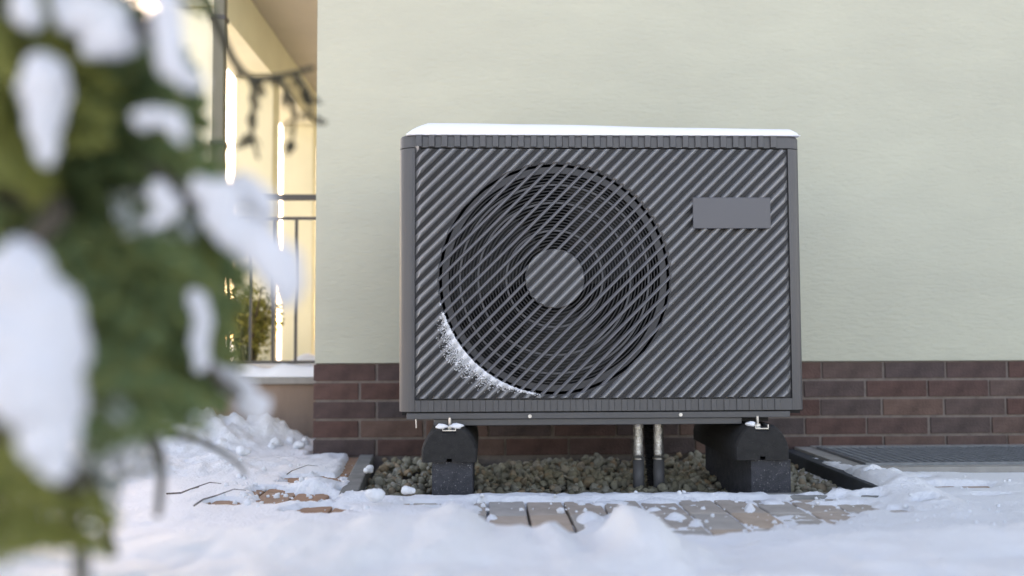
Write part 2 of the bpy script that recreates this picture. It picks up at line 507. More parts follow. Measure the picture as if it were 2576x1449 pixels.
H = np.where((X > PIT[0] - 0.05) & (X < 0.75) & (Y > PIT[2] - 0.075) & (Y < PIT[2] + 0.01), np.maximum(H, 0.015 + 0.008 * med + 0.004 * fine), H)
t_ = sstep(0.0, 0.026, D)
H = H * t_ ** 0.6 + np.minimum(H, -0.03) * (1 - t_ ** 0.6)
Dc = 0.25 * (D[:-1, :-1] + D[1:, :-1] + D[:-1, 1:] + D[1:, 1:])
hole = Dc < -0.012
idx = np.arange(ny * nx).reshape(ny, nx)
quads = np.stack([idx[:-1, :-1], idx[:-1, 1:], idx[1:, 1:], idx[1:, :-1]], -1)[~hole]
V = np.stack([X, Y, H], -1).reshape(-1, 3)
used = np.unique(quads)
remap = -np.ones(ny * nx, int)
remap[used] = np.arange(len(used))
me = bpy.data.meshes.new('snow_cover')
me.from_pydata(V[used].tolist(), [], remap[quads].tolist())
me.materials.append(M['snow'])
me.polygons.foreach_set('use_smooth', [True] * len(me.polygons))
tag(link('snow_cover', me), 'uneven trampled snow lying over the paving and banked up in front', 'snow', kind='stuff')

# ------------------------------------------------------------------ house
house = thing('house', (1.0, WALL_Y, 0), 'cream green rendered house with a dark brick plinth behind the fan unit', 'house')
PL_Z = 0.339
HX0, HX1 = -0.62, 5.2
box('wall', HX0 + 0.006, HX1, WALL_Y - 0.006, 9.5, PL_Z, 5.6, M['stucco'], house)
plinth = box('plinth', HX0 + 0.008, HX1 - 0.01, WALL_Y + 0.006, 9.45, -0.15, PL_Z - 0.002, M['mortar'], house)
rf = MB().prism([(HX0 - 2.3, 5.6), (HX1 + 0.5, 5.6), (HX1 + 0.5, 5.72), (2.0, 7.2), (HX0 - 2.3, 5.72)], 3.0, 9.9, 'y')
rf.build('roof', M['soffit'], house)
BL, BH = 0.232, 0.0678
bm_full = {}
def brick_mesh(L):
    k = round(L, 3)
    if k not in bm_full:
        o = MB().box(0, L, 0, 0.1, 0, BH - 0.0095).build('brick', M['brick'], bevel=0.0025)
        bm_full[k] = o.data
        bpy.data.objects.remove(o)
    return bm_full[k]
for row in range(5):
    z0 = PL_Z - BH * (row + 1) + 0.004
    x = HX0
    first = BL if row % 2 == 0 else 0.171
    n = 0
    while x < 3.4:
        L = first if n == 0 else BL
        o = link('brick', brick_mesh(L - 0.0095), plinth)
        o.location = Vector((x, WALL_Y + random.uniform(-0.0015, 0.0015), z0)) - wloc(house)
        x += L + (0 if n == 0 else random.uniform(-0.004, 0.004))
        n += 1

# ------------------------------------------------------------------ porch on the left, behind
PYF = 3.93
porch = thing('porch', (-1.0, PYF, 0), 'open cream porch with square columns and tan plinth left of the house corner', 'porch')
PX0, PX1 = -1.62, HX0
box('plinth_wall', PX0, PX1, PYF, 7.0, -0.15, 0.232, M['plinth'], porch)
box('coping', PX0 - 0.02, PX1, PYF - 0.025, 7.02, 0.2345, 0.262, M['coping'], porch, bevel=0.004)
CX0, CX1 = -1.375, -1.165
for cy in (3.86 + 0.105, 5.02, 6.20):
    box('column', CX0, CX1, cy, cy + 0.16, 0.2645, 1.872, M['porch'], porch, bevel=0.006)
box('beam', CX0, CX1, PYF + 0.02, 6.9, 1.875, 2.12, M['porch'], porch, bevel=0.004)
box('soffit', CX0 - 0.25, HX0, PYF - 0.15, 7.8, 2.123, 2.25, M['soffit'], porch)  # rear end run on past the beam to keep sun off the snow
box('added_upper_wall', CX0 - 0.15, HX0, PYF - 0.02, 7.7, 2.2535, 5.58, M['stucco'], porch)  # added unseen upper wall, blocks sun so the front stays shaded

rail = thing('railing', (-0.9, 3.97, 0.262), 'dark metal railing with thin balusters across the porch opening', 'railing')
RY = 3.985
def zr(py): return P(700, py, RY).z
box('top_rail', CX1 + 0.002, HX0 - 0.003, RY - 0.016, RY + 0.016, zr(504), zr(490), M['rail'], rail, bevel=0.004)
box('middle_rail', CX1 + 0.002, HX0 - 0.003, RY - 0.010, RY + 0.010, zr(553), zr(546), M['rail'], rail)
box('bottom_rail', CX1 + 0.002, HX0 - 0.003, RY - 0.011, RY + 0.011, zr(915), zr(907), M['rail'], rail)
for k in range(6):
    x = P(745, 700, RY).x - 0.0975 * (k - 1)
    if CX1 + 0.01 < x < HX0 - 0.01:
        box('baluster', x - 0.006, x + 0.006, RY - 0.006, RY + 0.006, zr(906.8), zr(553.5), M['rail'], rail)
for xx in (CX1 + 0.05, HX0 - 0.05):
    box('foot_post', xx - 0.007, xx + 0.007, RY - 0.009, RY + 0.009, 0.2625, zr(915.3), M['rail'], rail)

shade_x0, shade_x1 = P(531, 300, 3.90).x, P(560, 300, 3.90).x
shade_obj = thing('shade_strip', ((shade_x0 + shade_x1) / 2, 3.90, 0.262), 'dark olive strip added to stand for the shaded side of the nearest porch column', 'shade_strip')  # added dark strip: shade on the nearest column's right face put into colour
box('shade_strip_body', shade_x0, shade_x1, 3.905, 3.955, 0.263, 2.122, M['shade_olive'], shade_obj, bevel=0.006)
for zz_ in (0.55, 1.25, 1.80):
    box('shade_strip_band', shade_x0 - 0.004, shade_x1 + 0.004, 3.902, 3.9645, zz_, zz_ + 0.02, M['rail'], shade_obj)

def snow_strip(name, x0, x1, y0, y1, zb, hfun, label, cat='snow', nx=60, ny=14, mat=None, parent=None):
    """a closed pad of snow lying on a ledge"""
    xs, ys = np.linspace(x0, x1, nx), np.linspace(y0, y1, ny)
    A, B = np.meshgrid(xs, ys)
    u = (A - x0) / (x1 - x0)
    v = (B - y0) / (y1 - y0)
    h = hfun(A, B, u, v)
    Vt = np.stack([A, B, zb + h], -1).reshape(-1, 3).tolist()
    Vb = np.stack([A, B, np.full_like(A, zb)], -1).reshape(-1, 3).tolist()
    N = nx * ny
    F = []
    for j in range(ny - 1):
        for i in range(nx - 1):
            a = j * nx + i
            F.append((a, a + 1, a + nx + 1, a + nx))
            F.append((N + a, N + a + nx, N + a + nx + 1, N + a + 1))
    rim = [i for i in range(nx)] + [j * nx + nx - 1 for j in range(1, ny)] + [(ny - 1) * nx + i for i in range(nx - 2, -1, -1)] + [j * nx for j in range(ny - 2, 0, -1)]
    for k in range(len(rim)):
        a, b = rim[k], rim[(k + 1) % len(rim)]
        F.append((a, b, b + N, a + N))
    o = make(name, Vt + Vb, F, mat or M['snow_soft'], parent, smooth=True)
    return tag(o, label, cat)

snow_strip('ledge_snow', PX0 + 0.03, PX1 - 0.01, PYF - 0.012, PYF + 0.34, 0.2635,
           lambda A, B, u, v: (0.048 + 0.022 * fbm(A * 14, B * 9, 5, 3)) * sstep(0, 0.10, v) * sstep(1, 0.7, v) * sstep(0, .03, u) * sstep(1, .97, u) + 0.002 + 0.05 * np.exp(-((A + 0.80) / 0.07) ** 2) * sstep(0.3, 0.6, v) * sstep(1, .75, v),
           'white snow lying along the stone coping below the railing')

# ------------------------------------------------------------------ pit with pebbles, edging
pit = tag(MB().box(PIT[0] - 0.055, PIT[1] + 0.055, PIT[2] - 0.05, PIT[3] + 0.002, -0.155, -0.105).build('pit_floor', M['soil']), kind='structure')
edging = thing('pit_edging', (0.36, 2.5, -0.1), 'grey concrete edging framing the pebble bed under the unit', 'edging')
e1 = MB().prism([(PIT[0] - 0.105, 3.325), (PIT[0] - 0.055, 3.325), (PIT[0], PIT[2]), (PIT[0] - 0.05, PIT[2])], -0.13, 0.012, 'z')
e1.build('side_kerb', M['kerb'], edging, bevel=0.005)
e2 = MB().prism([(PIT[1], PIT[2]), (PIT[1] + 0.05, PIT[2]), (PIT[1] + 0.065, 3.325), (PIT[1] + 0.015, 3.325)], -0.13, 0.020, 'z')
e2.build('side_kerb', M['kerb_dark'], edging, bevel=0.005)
box('front_kerb', PIT[0] - 0.05, PIT[1] + 0.05, PIT[2] - 0.06, PIT[2] - 0.003, -0.13, 0.006, M['kerb'], edging, bevel=0.005)

def ico(sub=1):
    b = bmesh.new()
    bmesh.ops.create_icosphere(b, subdivisions=sub, radius=1.0)
    b.verts.ensure_lookup_table()
    V = np.array([v.co[:] for v in b.verts])
    F = [tuple(v.index for v in f.verts) for f in b.faces]
    b.free()
    return V, F
ICO, ICOF = ico(2)
ICO1, ICO1F = ico(1)
def rot():
    q = np.random.default_rng(random.randrange(1 << 30)).normal(size=4)
    q /= np.linalg.norm(q)
    w, x, y, z = q
    return np.array([[1 - 2 * (y * y + z * z), 2 * (x * y - z * w), 2 * (x * z + y * w)], [2 * (x * y + z * w), 1 - 2 * (x * x + z * z), 2 * (y * z - x * w)], [2 * (x * z - y * w), 2 * (y * z + x * w), 1 - 2 * (x * x + y * y)]])
gb = MB()
cnt = 0
for k in range(3000):
    x = random.uniform(PIT[0] - 0.02, PIT[1] + 0.02)
    y = random.uniform(PIT[2] + 0.005, PIT[3] - 0.005)
    r = random.uniform(0.008, 0.020)
    v = (y - PIT[2]) / (PIT[3] - PIT[2])
    zb = -0.078 + 0.062 * v ** 0.8 + 0.013 * math.sin(x * 9 + y * 5) * math.sin(x * 4.1 - y * 11) + random.uniform(-0.016, 0.010)
    s = np.array([1.0, random.uniform(0.7, 0.95), random.uniform(0.5, 0.75)]) * r
    rr = rot()
    bumpy = 1 + 0.16 * np.sin(ICO @ np.array([random.uniform(1.5, 4), random.uniform(1.5, 4), random.uniform(1.5, 4)]) + random.uniform(0, 6))
    gb.add((ICO * bumpy[:, None] * s) @ rr.T + np.array([x, y, zb]), ICOF)
tag(gb.build('gravel', M['gravel'], smooth=True), 'olive grey pebbles filling the pit under the unit', 'gravel', kind='stuff')

# ------------------------------------------------------------------ heat pump
xl, xr = P(1005, 700, YF + 0.034).x, P(2013, 700, YF + 0.034).x
pl, pr = P(1043, 700, YF).x, P(1989, 700, YF).x
def zf(py): return P(1500, py, YF).z
Z_LID1, Z_SEAM, Z_PB, Z_BAND, Z_PAN, Z_RAIL = zf(337), zf(371), zf(1003), zf(1034), zf(1053), zf(1070)
hp = thing('heat_pump', ((xl + xr) / 2, YF + 0.2, Z_PAN), 'charcoal ribbed outdoor heat pump unit with round fan grille and blank badge', 'heat pump')
DEP = 0.42
YB = YF + DEP
def corner(x_panel, x_out, sgn):
    pts = []
    w, d = abs(x_out - x_panel), 0.036
    for k in range(9):
        a = k / 8 * math.pi / 2
        pts.append((x_panel + sgn * w * math.sin(a), YF + 0.004 + d * (1 - math.cos(a))))
    return pts
def side(name, x_panel, x_out, sgn, z0, z1, mat):
    o = corner(x_panel, x_out, sgn)
    o += [(x_out, YB)]
    inner = [(x_out - sgn * 0.004, YB), (x_out - sgn * 0.006, YF + 0.05), (x_panel, YF + 0.03)]
    return MB().prism(o + inner, z0, z1, 'z').build(name, mat, hp, smooth=False)
gap = 0.0025
for args in (('corner_panel', pl, xl, -1), ('corner_panel', pr, xr, 1)):
    side(*args, Z_BAND, Z_SEAM - gap, M['casing_side'])
box('back_panel', xl + 0.006, xr - 0.006, YB - 0.006, YB - 0.001, Z_BAND, Z_SEAM - gap, M['casing'], hp)
box('inner_tray', xl + 0.008, xr - 0.008, YF + 0.035, YB - 0.008, Z_BAND - 0.012, Z_BAND - 0.004, M['black'], hp)
# lid
lo = corner(pl, xl, -1)[::-1] + corner(pr, xr, 1)
lid_poly = lo + [(xr, YB), (xl, YB)]
lm = MB()
nlp = len(lid_poly)
cxm, cym = (xl + xr) / 2, YF + DEP / 2
def inset(p, a):
    return (p[0] + (a if p[0] < cxm else -a) * (1 if abs(p[0] - cxm) > 0.42 else 0), p[1] + (a if p[1] < cym else -a) * 0.5)
levels = [(Z_SEAM, 0.0), (Z_LID1 - 0.010, 0.0), (Z_LID1 - 0.004, 0.004), (Z_LID1 - 0.001, 0.010), (Z_LID1, 0.018)]
LV, LF = [], []
for z, a in levels:
    LV += [(*inset(p, a), z) for p in lid_poly]
for k in range(len(levels) - 1):
    for i in range(nlp):
        a, b = k * nlp + i, k * nlp + (i + 1) % nlp
        LF.append((a, b, b + nlp, a + nlp))
LF.append(tuple(range(nlp)))
LF.append(tuple((len(levels) - 1) * nlp + i for i in range(nlp)))
lid = make('lid', LV, LF, M['casing_side'], hp)
PITCH = (pr - pl) / 29.5
def vribs(parent, z0, z1, depth, duty, mat, name='rib'):
    mesh = None
    k = 0
    x = pl + 0.002
    while x + PITCH * duty < pr:
        w = PITCH * duty
        if mesh is None:
            o = MB().prism([(0, 0.006), (0.0015, -depth), (w * 0.75, -depth), (w, 0.006)], z0, z1, 'z').build(name, mat)
            mesh = o.data
            bpy.data.objects.remove(o)
        o = link(name, mesh, parent)
        o.location = Vector((x, YF + 0.004, 0)) - wloc(parent)
        x += PITCH
        k += 1
vribs(lid, Z_SEAM + 0.0015, Z_LID1 - 0.005, 0.0075, 0.62, M['casing'])

# front panel: sheet with a round hole
CXF, CZF = P(1396, 700, YF).x, zf(700)
RO = 0.327
YV = YF + 0.012                                # valley plane
NP = 160
def sheet_with_hole(x0, x1, z0, z1, y0, y1, c, r, n=NP):
    Vv, Ff = [], []
    angs = sorted([2 * math.pi * k / n for k in range(n)] + [math.atan2(zz - c[1], xx - c[0]) % (2 * math.pi) for xx in (x0, x1) for zz in (z0, z1)])
    m = len(angs)
    for y in (y0, y1):
        for a in angs:
            ca, sa = math.cos(a), math.sin(a)
            Vv.append((c[0] + r * ca, y, c[1] + r * sa))
        for a in angs:
            ca, sa = math.cos(a), math.sin(a)
            t = min([((x1 if ca > 0 else x0) - c[0]) / ca if abs(ca) > 1e-9 else 1e9, ((z1 if sa > 0 else z0) - c[1]) / sa if abs(sa) > 1e-9 else 1e9])
            Vv.append((c[0] + t * ca, y, c[1] + t * sa))
    for i in range(m):
        j = (i + 1) % m
        Ff.append((i, j, m + j, m + i))
        Ff.append((2 * m + i, 3 * m + i, 3 * m + j, 2 * m + j))
        Ff.append((i, 2 * m + i, 2 * m + j, j))
        Ff.append((m + i, m + j, 3 * m + j, 3 * m + i))
    return Vv, Ff
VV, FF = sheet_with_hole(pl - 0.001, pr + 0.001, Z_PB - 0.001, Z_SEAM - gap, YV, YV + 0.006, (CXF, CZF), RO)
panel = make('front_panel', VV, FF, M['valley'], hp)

DP = PITCH / math.sqrt(2)                      # perpendicular pitch of the diagonal ribs
U = np.array([1, 1]) / math.sqrt(2)
Wv = np.array([-1, 1]) / math.sqrt(2)
PROF = [(-0.30, 0.0), (-0.28, 0.0080), (-0.23, 0.0130), (-0.13, 0.0172), (-0.02, 0.0190), (0.09, 0.0182), (0.18, 0.0150), (0.26, 0.0090), (0.31, 0.0)]
def clip_rect(s, x0, x1, z0, z1, ins):
    """t-range of the diagonal line at perpendicular offset s inside the rectangle"""
    ox, oz = CXF + Wv[0] * s, CZF + Wv[1] * s
    t0 = max((x0 + ins - ox) / U[0], (z0 + ins * 0.2 - oz) / U[1])
    t1 = min((x1 - ins - ox) / U[0], (z1 - ins * 0.2 - oz) / U[1])
    return t0, t1
def edge_smooth(o, ang=50):
    me = o.data
    me.polygons.foreach_set('use_smooth', [True] * len(me.polygons))
    me.set_sharp_from_angle(angle=R(ang))
    return o
def rib_mesh(s0, prof, rng):
    """prism along the diagonal; rng(s, h) gives the ends for each profile point"""
    Vr = []
    ends = []
    for sp, h in prof:
        s = s0 + sp
        a, b = rng(s, h)
        ends.append((a, b))
    if any(b - a < 0.0 for a, b in ends):
        if max(b - a for a, b in ends) < 0.004:
            return None
        ends = [(a, b) if b > a else ((a + b) / 2 - 1e-4, (a + b) / 2 + 1e-4) for a, b in ends]
    for q in (0, 1):
        for (sp, h), e in zip(prof, ends):
            s = s0 + sp
            t = e[q]
            Vr.append((CXF + Wv[0] * s + U[0] * t, YV - h, CZF + Wv[1] * s + U[1] * t))
    n = len(prof)
    Fr = [tuple(range(n)), tuple(range(2 * n - 1, n - 1, -1))] + [(i, (i + 1) % n, n + (i + 1) % n, n + i) for i in range(n)]
    return Vr, Fr
prof = [(sp * DP, h) for sp, h in PROF]
RC = RO + 0.001
def circ(s, r=RC):
    return math.sqrt(max(0.0, r * r - s * s))
kmax = 60
for k in range(-kmax, kmax + 1):
    s0 = k * DP
    rect = lambda s, h: clip_rect(s, pl + 0.0005, pr - 0.0005, Z_PB, Z_SEAM - gap, h * 0.9)
    t = rect(s0, 0)
    if t[1] - t[0] < 0.006:
        continue
    segs = []
    if abs(s0) < RO - 0.004:
        segs.append(lambda s, h: (rect(s, h)[0], -circ(s) - 0.25 * h))
        segs.append(lambda s, h: (circ(s) + 0.25 * h, rect(s, h)[1]))
    else:
        segs.append(rect)
    for f in segs:
        r = rib_mesh(s0, prof, f)
        if r:
            edge_smooth(make('rib', *r, M['rib'], panel))

# duct, fan, rear coil
MB().ring((CXF, CZF), RO + 0.0005, RO + 0.006, YV + 0.0065, YF + 0.16, 96).build('fan_duct', M['black'], hp)
fan = MB().ring((CXF, CZF), 0.0, 0.078, YF + 0.055, YF + 0.13, 40).build('fan', M['blade'], hp)
for k in range(3):
    a0 = R(-8 + 120 * k)
    Vb, Fb = [], []
    na, nr = 14, 8
    for i in range(na):
        for j in range(nr):
            q = i / (na - 1)
            rr_ = 0.076 + (0.315 - 0.076) * j / (nr - 1)
            sweep = R(74) * q + R(22) * ((rr_ - 0.076) / 0.24) ** 1.4
            a = a0 + sweep
            yy = YF + 0.052 + 0.05 * q + 0.012 * math.sin(q * 3.1)
            Vb.append((CXF + rr_ * math.cos(a), yy, CZF + rr_ * math.sin(a)))
    nb = len(Vb)
    Vb += [(x, y + 0.004, z) for x, y, z in Vb]
    for i in range(na - 1):
        for j in range(nr - 1):
            a = i * nr + j
            Fb.append((a, a + 1, a + nr + 1, a + nr))
            Fb.append((nb + a, nb + a + nr, nb + a + nr + 1, nb + a + 1))
    rim = [j for j in range(nr)] + [i * nr + nr - 1 for i in range(1, na)] + [(na - 1) * nr + j for j in range(nr - 2, -1, -1)] + [i * nr for i in range(na - 2, 0, -1)]
    for i in range(len(rim)):
        a, b = rim[i], rim[(i + 1) % len(rim)]
        Fb.append((a, b, b + nb, a + nb))
    make('blade', Vb, Fb, M['blade'], fan, smooth=True)
box('evaporator_coil', xl + 0.02, CXF + 0.40, YB - 0.05, YB - 0.01, Z_BAND + 0.002, Z_SEAM - 0.02, M['black'], hp)

# fan grille: rings behind diagonal slats
grille = MB().ring((CXF, CZF), 0.300, 0.3185, YF + 0.0085, YF + 0.026, 120).build('fan_grille', M['ringm'], hp)
rr = 0.092
thick = (0.137, 0.2165, 0.268)
while rr < 0.297:
    near = min(thick, key=lambda t_: abs(t_ - rr))
    hw = 0.0012
    MB().ring((CXF, CZF), rr - hw, rr + hw, YF + 0.016, YF + 0.023, 80).build('ring', M['ringm'], grille)
    rr += 0.0088
for t_ in thick:
    MB().ring((CXF, CZF), t_ - 0.0028, t_ + 0.0028, YF + 0.0125, YF + 0.0175, 96).build('ring', M['ringthick'], grille)
sl = [(-0.15 * DP, -0.010), (-0.15 * DP, 0.005), (-0.08 * DP, 0.009), (0.02 * DP, 0.009), (0.17 * DP, 0.003), (0.17 * DP, -0.010)]
RHUB = 0.084
hub = MB().ring((CXF, CZF), 0.0, RHUB, YF + 0.006, YF + 0.03, 64).build('hub_cap', M['valley'], grille)
prof_h = [(sp * DP, h + 0.006) for sp, h in PROF]
prof_h = [(a, max(0.0055, b - 0.006)) for a, b in prof_h]
for k in range(-kmax, kmax + 1):
    s0 = k * DP
    if abs(s0) > RO - 0.010:
        continue
    if abs(s0) < RHUB - 0.003:
        parts = [lambda s, h: (-circ(s, RO + 0.002), -circ(s, RHUB - 0.001)), lambda s, h: (circ(s, RHUB - 0.001), circ(s, RO + 0.002))]
        r = rib_mesh(s0, prof_h, lambda s, h: (-circ(s, RHUB) + 0.2 * h, circ(s, RHUB) - 0.2 * h))
        if r: edge_smooth(make('hub_rib', *r, M['rib'], grille))
    else:
        parts = [lambda s, h: (-circ(s, RO + 0.002), circ(s, RO + 0.002))]
    for f in parts:
        r = rib_mesh(s0, sl, f)
        if r: make('slat', *r, M['grille'], grille)

# lower ribbed band, base pan, rails, screws, badge
band = box('lower_band', pl + 0.0005, pr - 0.0005, YF + 0.004, YF + 0.02, Z_BAND, Z_PB - 0.002, M['casing'], hp)
vribs(band, Z_BAND + 0.0005, Z_PB - 0.003, 0.0035, 0.55, M['casing'])
pan = box('base_pan', P(1022, 1045, YF).x, P(1990, 1045, YF).x, YF + 0.007, YB - 0.005, Z_PAN, Z_BAND - 0.004, M['casing'], hp, bevel=0.002)
MB().box(xl + 0.01, xr - 0.006, YF + 0.02, YF + 0.03, Z_BAND - 0.0038, Z_BAND - 0.0002).build('seam_strip', M['black'], hp)
box('base_rail', P(1090, 1060, YF).x, P(1870, 1060, YF).x, YF + 0.016, YF + 0.052, Z_RAIL, Z_PAN - 0.0008, M['casing'], hp, bevel=0.002)
box('base_rail', P(1090, 1060, YF).x, P(1870, 1060, YF).x, YB - 0.06, YB - 0.025, Z_RAIL, Z_PAN - 0.0008, M['casing'], hp, bevel=0.002)
for px_, py_ in ((1333, 1047), (1712, 1043)):
    c = P(px_, py_, YF + 0.006)
    MB().tube([(c.x, YF + 0.003, c.z), (c.x, YF + 0.0078, c.z)], 0.0052, 14).build('screw', M['steel'], hp)
ba, bb = P(1742, 497, YF - 0.006), P(1938, 575, YF - 0.006)
box('badge', ba.x, bb.x, YF - 0.0105, YF - 0.0035, bb.z, ba.z, M['badge'], hp, bevel=0.0012)
c = P(1046, 1060, YF + 0.05)
MB().tube([(c.x, c.y, Z_PAN + 0.002), (c.x + 0.001, c.y, Z_PAN - 0.012), (c.x + 0.002, c.y, Z_PAN - 0.028)], 0.0022, 8).build('drain_wire', M['steel'], hp)

# ------------------------------------------------------------------ supports
FOOT_Z0, FOOT_Z1 = P(1130, 1164, 2.53).z, P(1130, 1077, 2.53).z
for pxc, name_l in ((1130, 'long black rubber foot under the left end of the unit'), (1919, 'long black rubber foot under the right end of the unit')):
    y0, y1 = 2.535, 3.06
    cx = P(pxc, 1160, y0).x
    bl = thing('concrete_block', (cx, (y0 + y1) / 2, -0.105), 'charcoal speckled concrete block carrying the ' + ('left' if pxc < 1500 else 'right') + ' rubber foot', 'block', 'concrete blocks under the rubber feet')
    ofs = 0.008 if pxc < 1500 else 0.026
    box('block_body', cx - 0.056 + ofs, cx + 0.056 + ofs, y0 + 0.012, y1 + 0.02, -0.105, FOOT_Z0 - 0.001, M['block'], bl, bevel=0.003)
    ft = thing('rubber_foot', (cx, (y0 + y1) / 2, FOOT_Z0), name_l, 'rubber foot', 'rubber feet under the unit')
    hh = FOOT_Z1 - FOOT_Z0
    w = 0.077
    half = [(w * 0.99, 0), (w, 0.35 * hh), (w * 0.93, 0.55 * hh), (w * 0.78, 0.78 * hh), (w * 0.60, 0.94 * hh), (w * 0.50, hh)]
    slot = [(0.020, hh), (0.020, hh * 0.90), (-0.020, hh * 0.90), (-0.020, hh)]
    notch = [(-0.008, 0), (-0.008, 0.010), (0.008, 0.010), (0.008, 0)]
    prof_f = half + slot + [(-a, b) for a, b in half[::-1]] + notch
    # rounded ends: three slightly smaller outlines at each end
    Vf, Ff = [], []
    stations = [(y0, 0.93), (y0 + 0.006, 0.975), (y0 + 0.016, 1.0), (y1 - 0.016, 1.0), (y1 - 0.006, 0.975), (y1, 0.93)]
    n = len(prof_f)
    for yy, s in stations:
        Vf += [(cx + a * s, yy, FOOT_Z0 + b * (s if b > 0.02 else 1.0)) for a, b in prof_f]
    for q in range(len(stations) - 1):
        for i in range(n):
            a, b = q * n + i, q * n + (i + 1) % n
            Ff.append((a, b, b + n, a + n))
    Ff.append(tuple(range(n)))
    Ff.append(tuple((len(stations) - 1) * n + i for i in range(n)))
    make('foot_body', Vf, Ff, M['rubber'], ft)
    zs = FOOT_Z0 + hh * 0.905
    chan = MB().box(cx - 0.019, cx + 0.019, y0 + 0.002, y1 - 0.01, zs, zs + 0.003)
    chan.box(cx - 0.019, cx - 0.0165, y0 + 0.002, y1 - 0.01, zs + 0.003, zs + 0.013).box(cx + 0.0165, cx + 0.019, y0 + 0.002, y1 - 0.01, zs + 0.003, zs + 0.013)
    chan.build('mounting_channel', M['steel'], ft)
    for yb in (y0 + 0.045, y1 - 0.12):
        bolt = MB().tube([(cx, yb, zs + 0.003), (cx, yb, Z_PAN + 0.004)], 0.0045, 10).build('bolt', M['steel'], ft)
        MB().prism([(cx + 0.011 * math.cos(R(60 * k)), yb + 0.011 * math.sin(R(60 * k))) for k in range(6)], zs + 0.004, zs + 0.011, 'z').build('nut', M['steel'], bolt)
    # black pad bracket between channel and pan
    box('mounting_bracket', cx - 0.045, cx + 0.045, y0 + 0.09, y0 + 0.17, zs + 0.0135, Z_PAN - 0.0006, M['black'], ft)
    box('mounting_bracket', cx - 0.045, cx + 0.045, y1 - 0.11, y1 - 0.06, zs + 0.0135, Z_PAN - 0.0006, M['black'], ft)

# pipes beneath
zpipe = Z_PAN + 0.001
for px_, nm in ((1606, 'left'), (1657, 'right')):
    c = P(px_, 1150, 2.86)
    t = thing('refrigerant_pipe', (c.x, c.y, -0.06), 'silver foil clad pipe rising to the unit, ' + nm + ' of the black hose', 'pipe', 'silver pipes under the unit')
    pts = [(c.x, c.y, z) for z in np.linspace(0.056, zpipe, 14)]
    MB().tube(pts, [0.0162 + 0.0006 * random.uniform(-1, 1) for _ in pts], 18).build('foil_jacket', M['foil'], t, smooth=True)
    MB().tube([(c.x, c.y, -0.06), (c.x, c.y, 0.050)], 0.0175, 18).build('lower_sleeve', M['pvc'], t, smooth=True)
    MB().tube([(c.x, c.y, 0.0502), (c.x, c.y, 0.0558)], 0.0195, 18).build('clamp', M['steel'], t)
c = P(1631, 1150, 2.90)
pts, rs = [], []
for k in range(70):
    q = k / 69
    pts.append((c.x + 0.012 * (1 - q) ** 2, c.y - 0.02 * (1 - q) ** 2, -0.06 + (zpipe + 0.06) * q))
    rs.append(0.0150 + (0.0016 if k % 2 else -0.0012))
hose = MB().tube(pts, rs, 14).build('corrugated_hose', M['corr'])
tag(hose, 'black corrugated hose between the two silver pipes', 'hose')

# ------------------------------------------------------------------ grating over the light well
gx0, gx1, gy0, gy1 = GX1, 2.75, GY0, 3.262
gz = 0.034
gr = thing('light_well_grating', ((gx0 + gx1) / 2, gy0, -0.1), 'dark metal mesh grating over the light well beside the brick plinth', 'grating')
sk = 0.035
def gpt(x, y):
    return (x, y)
fr = MB()
fr.box(gx0, gx1, gy0, gy0 + 0.012, gz - 0.03, gz + 0.002).box(gx0, gx1, gy1 - 0.012, gy1, gz - 0.03, gz + 0.002)
fr.box(gx0, gx0 + 0.012, gy0 + 0.0125, gy1 - 0.0125, gz - 0.03, gz + 0.002).box(gx1 - 0.012, gx1, gy0 + 0.0125, gy1 - 0.0125, gz - 0.03, gz + 0.002)
fr.build('frame', M['galv'], gr)
bars = MB()
y = gy0 + 0.03
while y < gy1 - 0.02:
    bars.box(gx0 + 0.0125, gx1 - 0.0125, y, y + 0.003, gz - 0.022, gz - 0.001)
    y += 0.022
x = gx0 + 0.03
while x < gx1 - 0.02:
    bars.box(x, x + 0.003, gy0 + 0.0125, gy1 - 0.0125, gz - 0.020, gz - 0.0002)
    x += 0.030
bars.build('bar_mesh', M['galv'], gr, kind='stuff')
well = MB().box(gx0 - 0.06, gx0 - 0.001, gy0 - 0.045, gy1 + 0.06, -0.15, gz - 0.006).box(gx0 - 0.001, gx1 + 0.06, gy0 - 0.045, gy0 - 0.001, -0.15, gz - 0.006)
well.box(gx0 - 0.001, gx1 + 0.06, gy1 + 0.001, WALL_Y - 0.004, -0.15, gz - 0.003)
tag(well.build('light_well', M['coping']), kind='structure')
dirt = MB().box(PIT[1] + 0.066, gx0 - 0.061, 2.785, WALL_Y - 0.004, -0.15, 0.012)
tag(dirt.build('soil_strip', M['soil']), kind='structure')

# ------------------------------------------------------------------ snow on the unit
snow_strip('snow_layer', xl + 0.020, xr - 0.003, YF - 0.002, YB - 0.02, Z_LID1 - 0.0035,
           lambda A, B, u, v: (0.036 - 0.014 * sstep(0.1, 1.0, u) + 0.002 * fbm(A * 4, B * 6, 8, 3)) * np.minimum(1, (v / 0.05 + 1e-6)) ** 0.45 * np.minimum(1, (1 - v) / 0.1 + 1e-6) ** 0.45 * np.minimum(1, u / 0.055 + 1e-6) ** 0.55 * np.minimum(1, (1 - u) / 0.022 + 1e-6) ** 0.5 + 0.0012,
           'smooth cap of white snow on top of the heat pump', nx=150, ny=40)

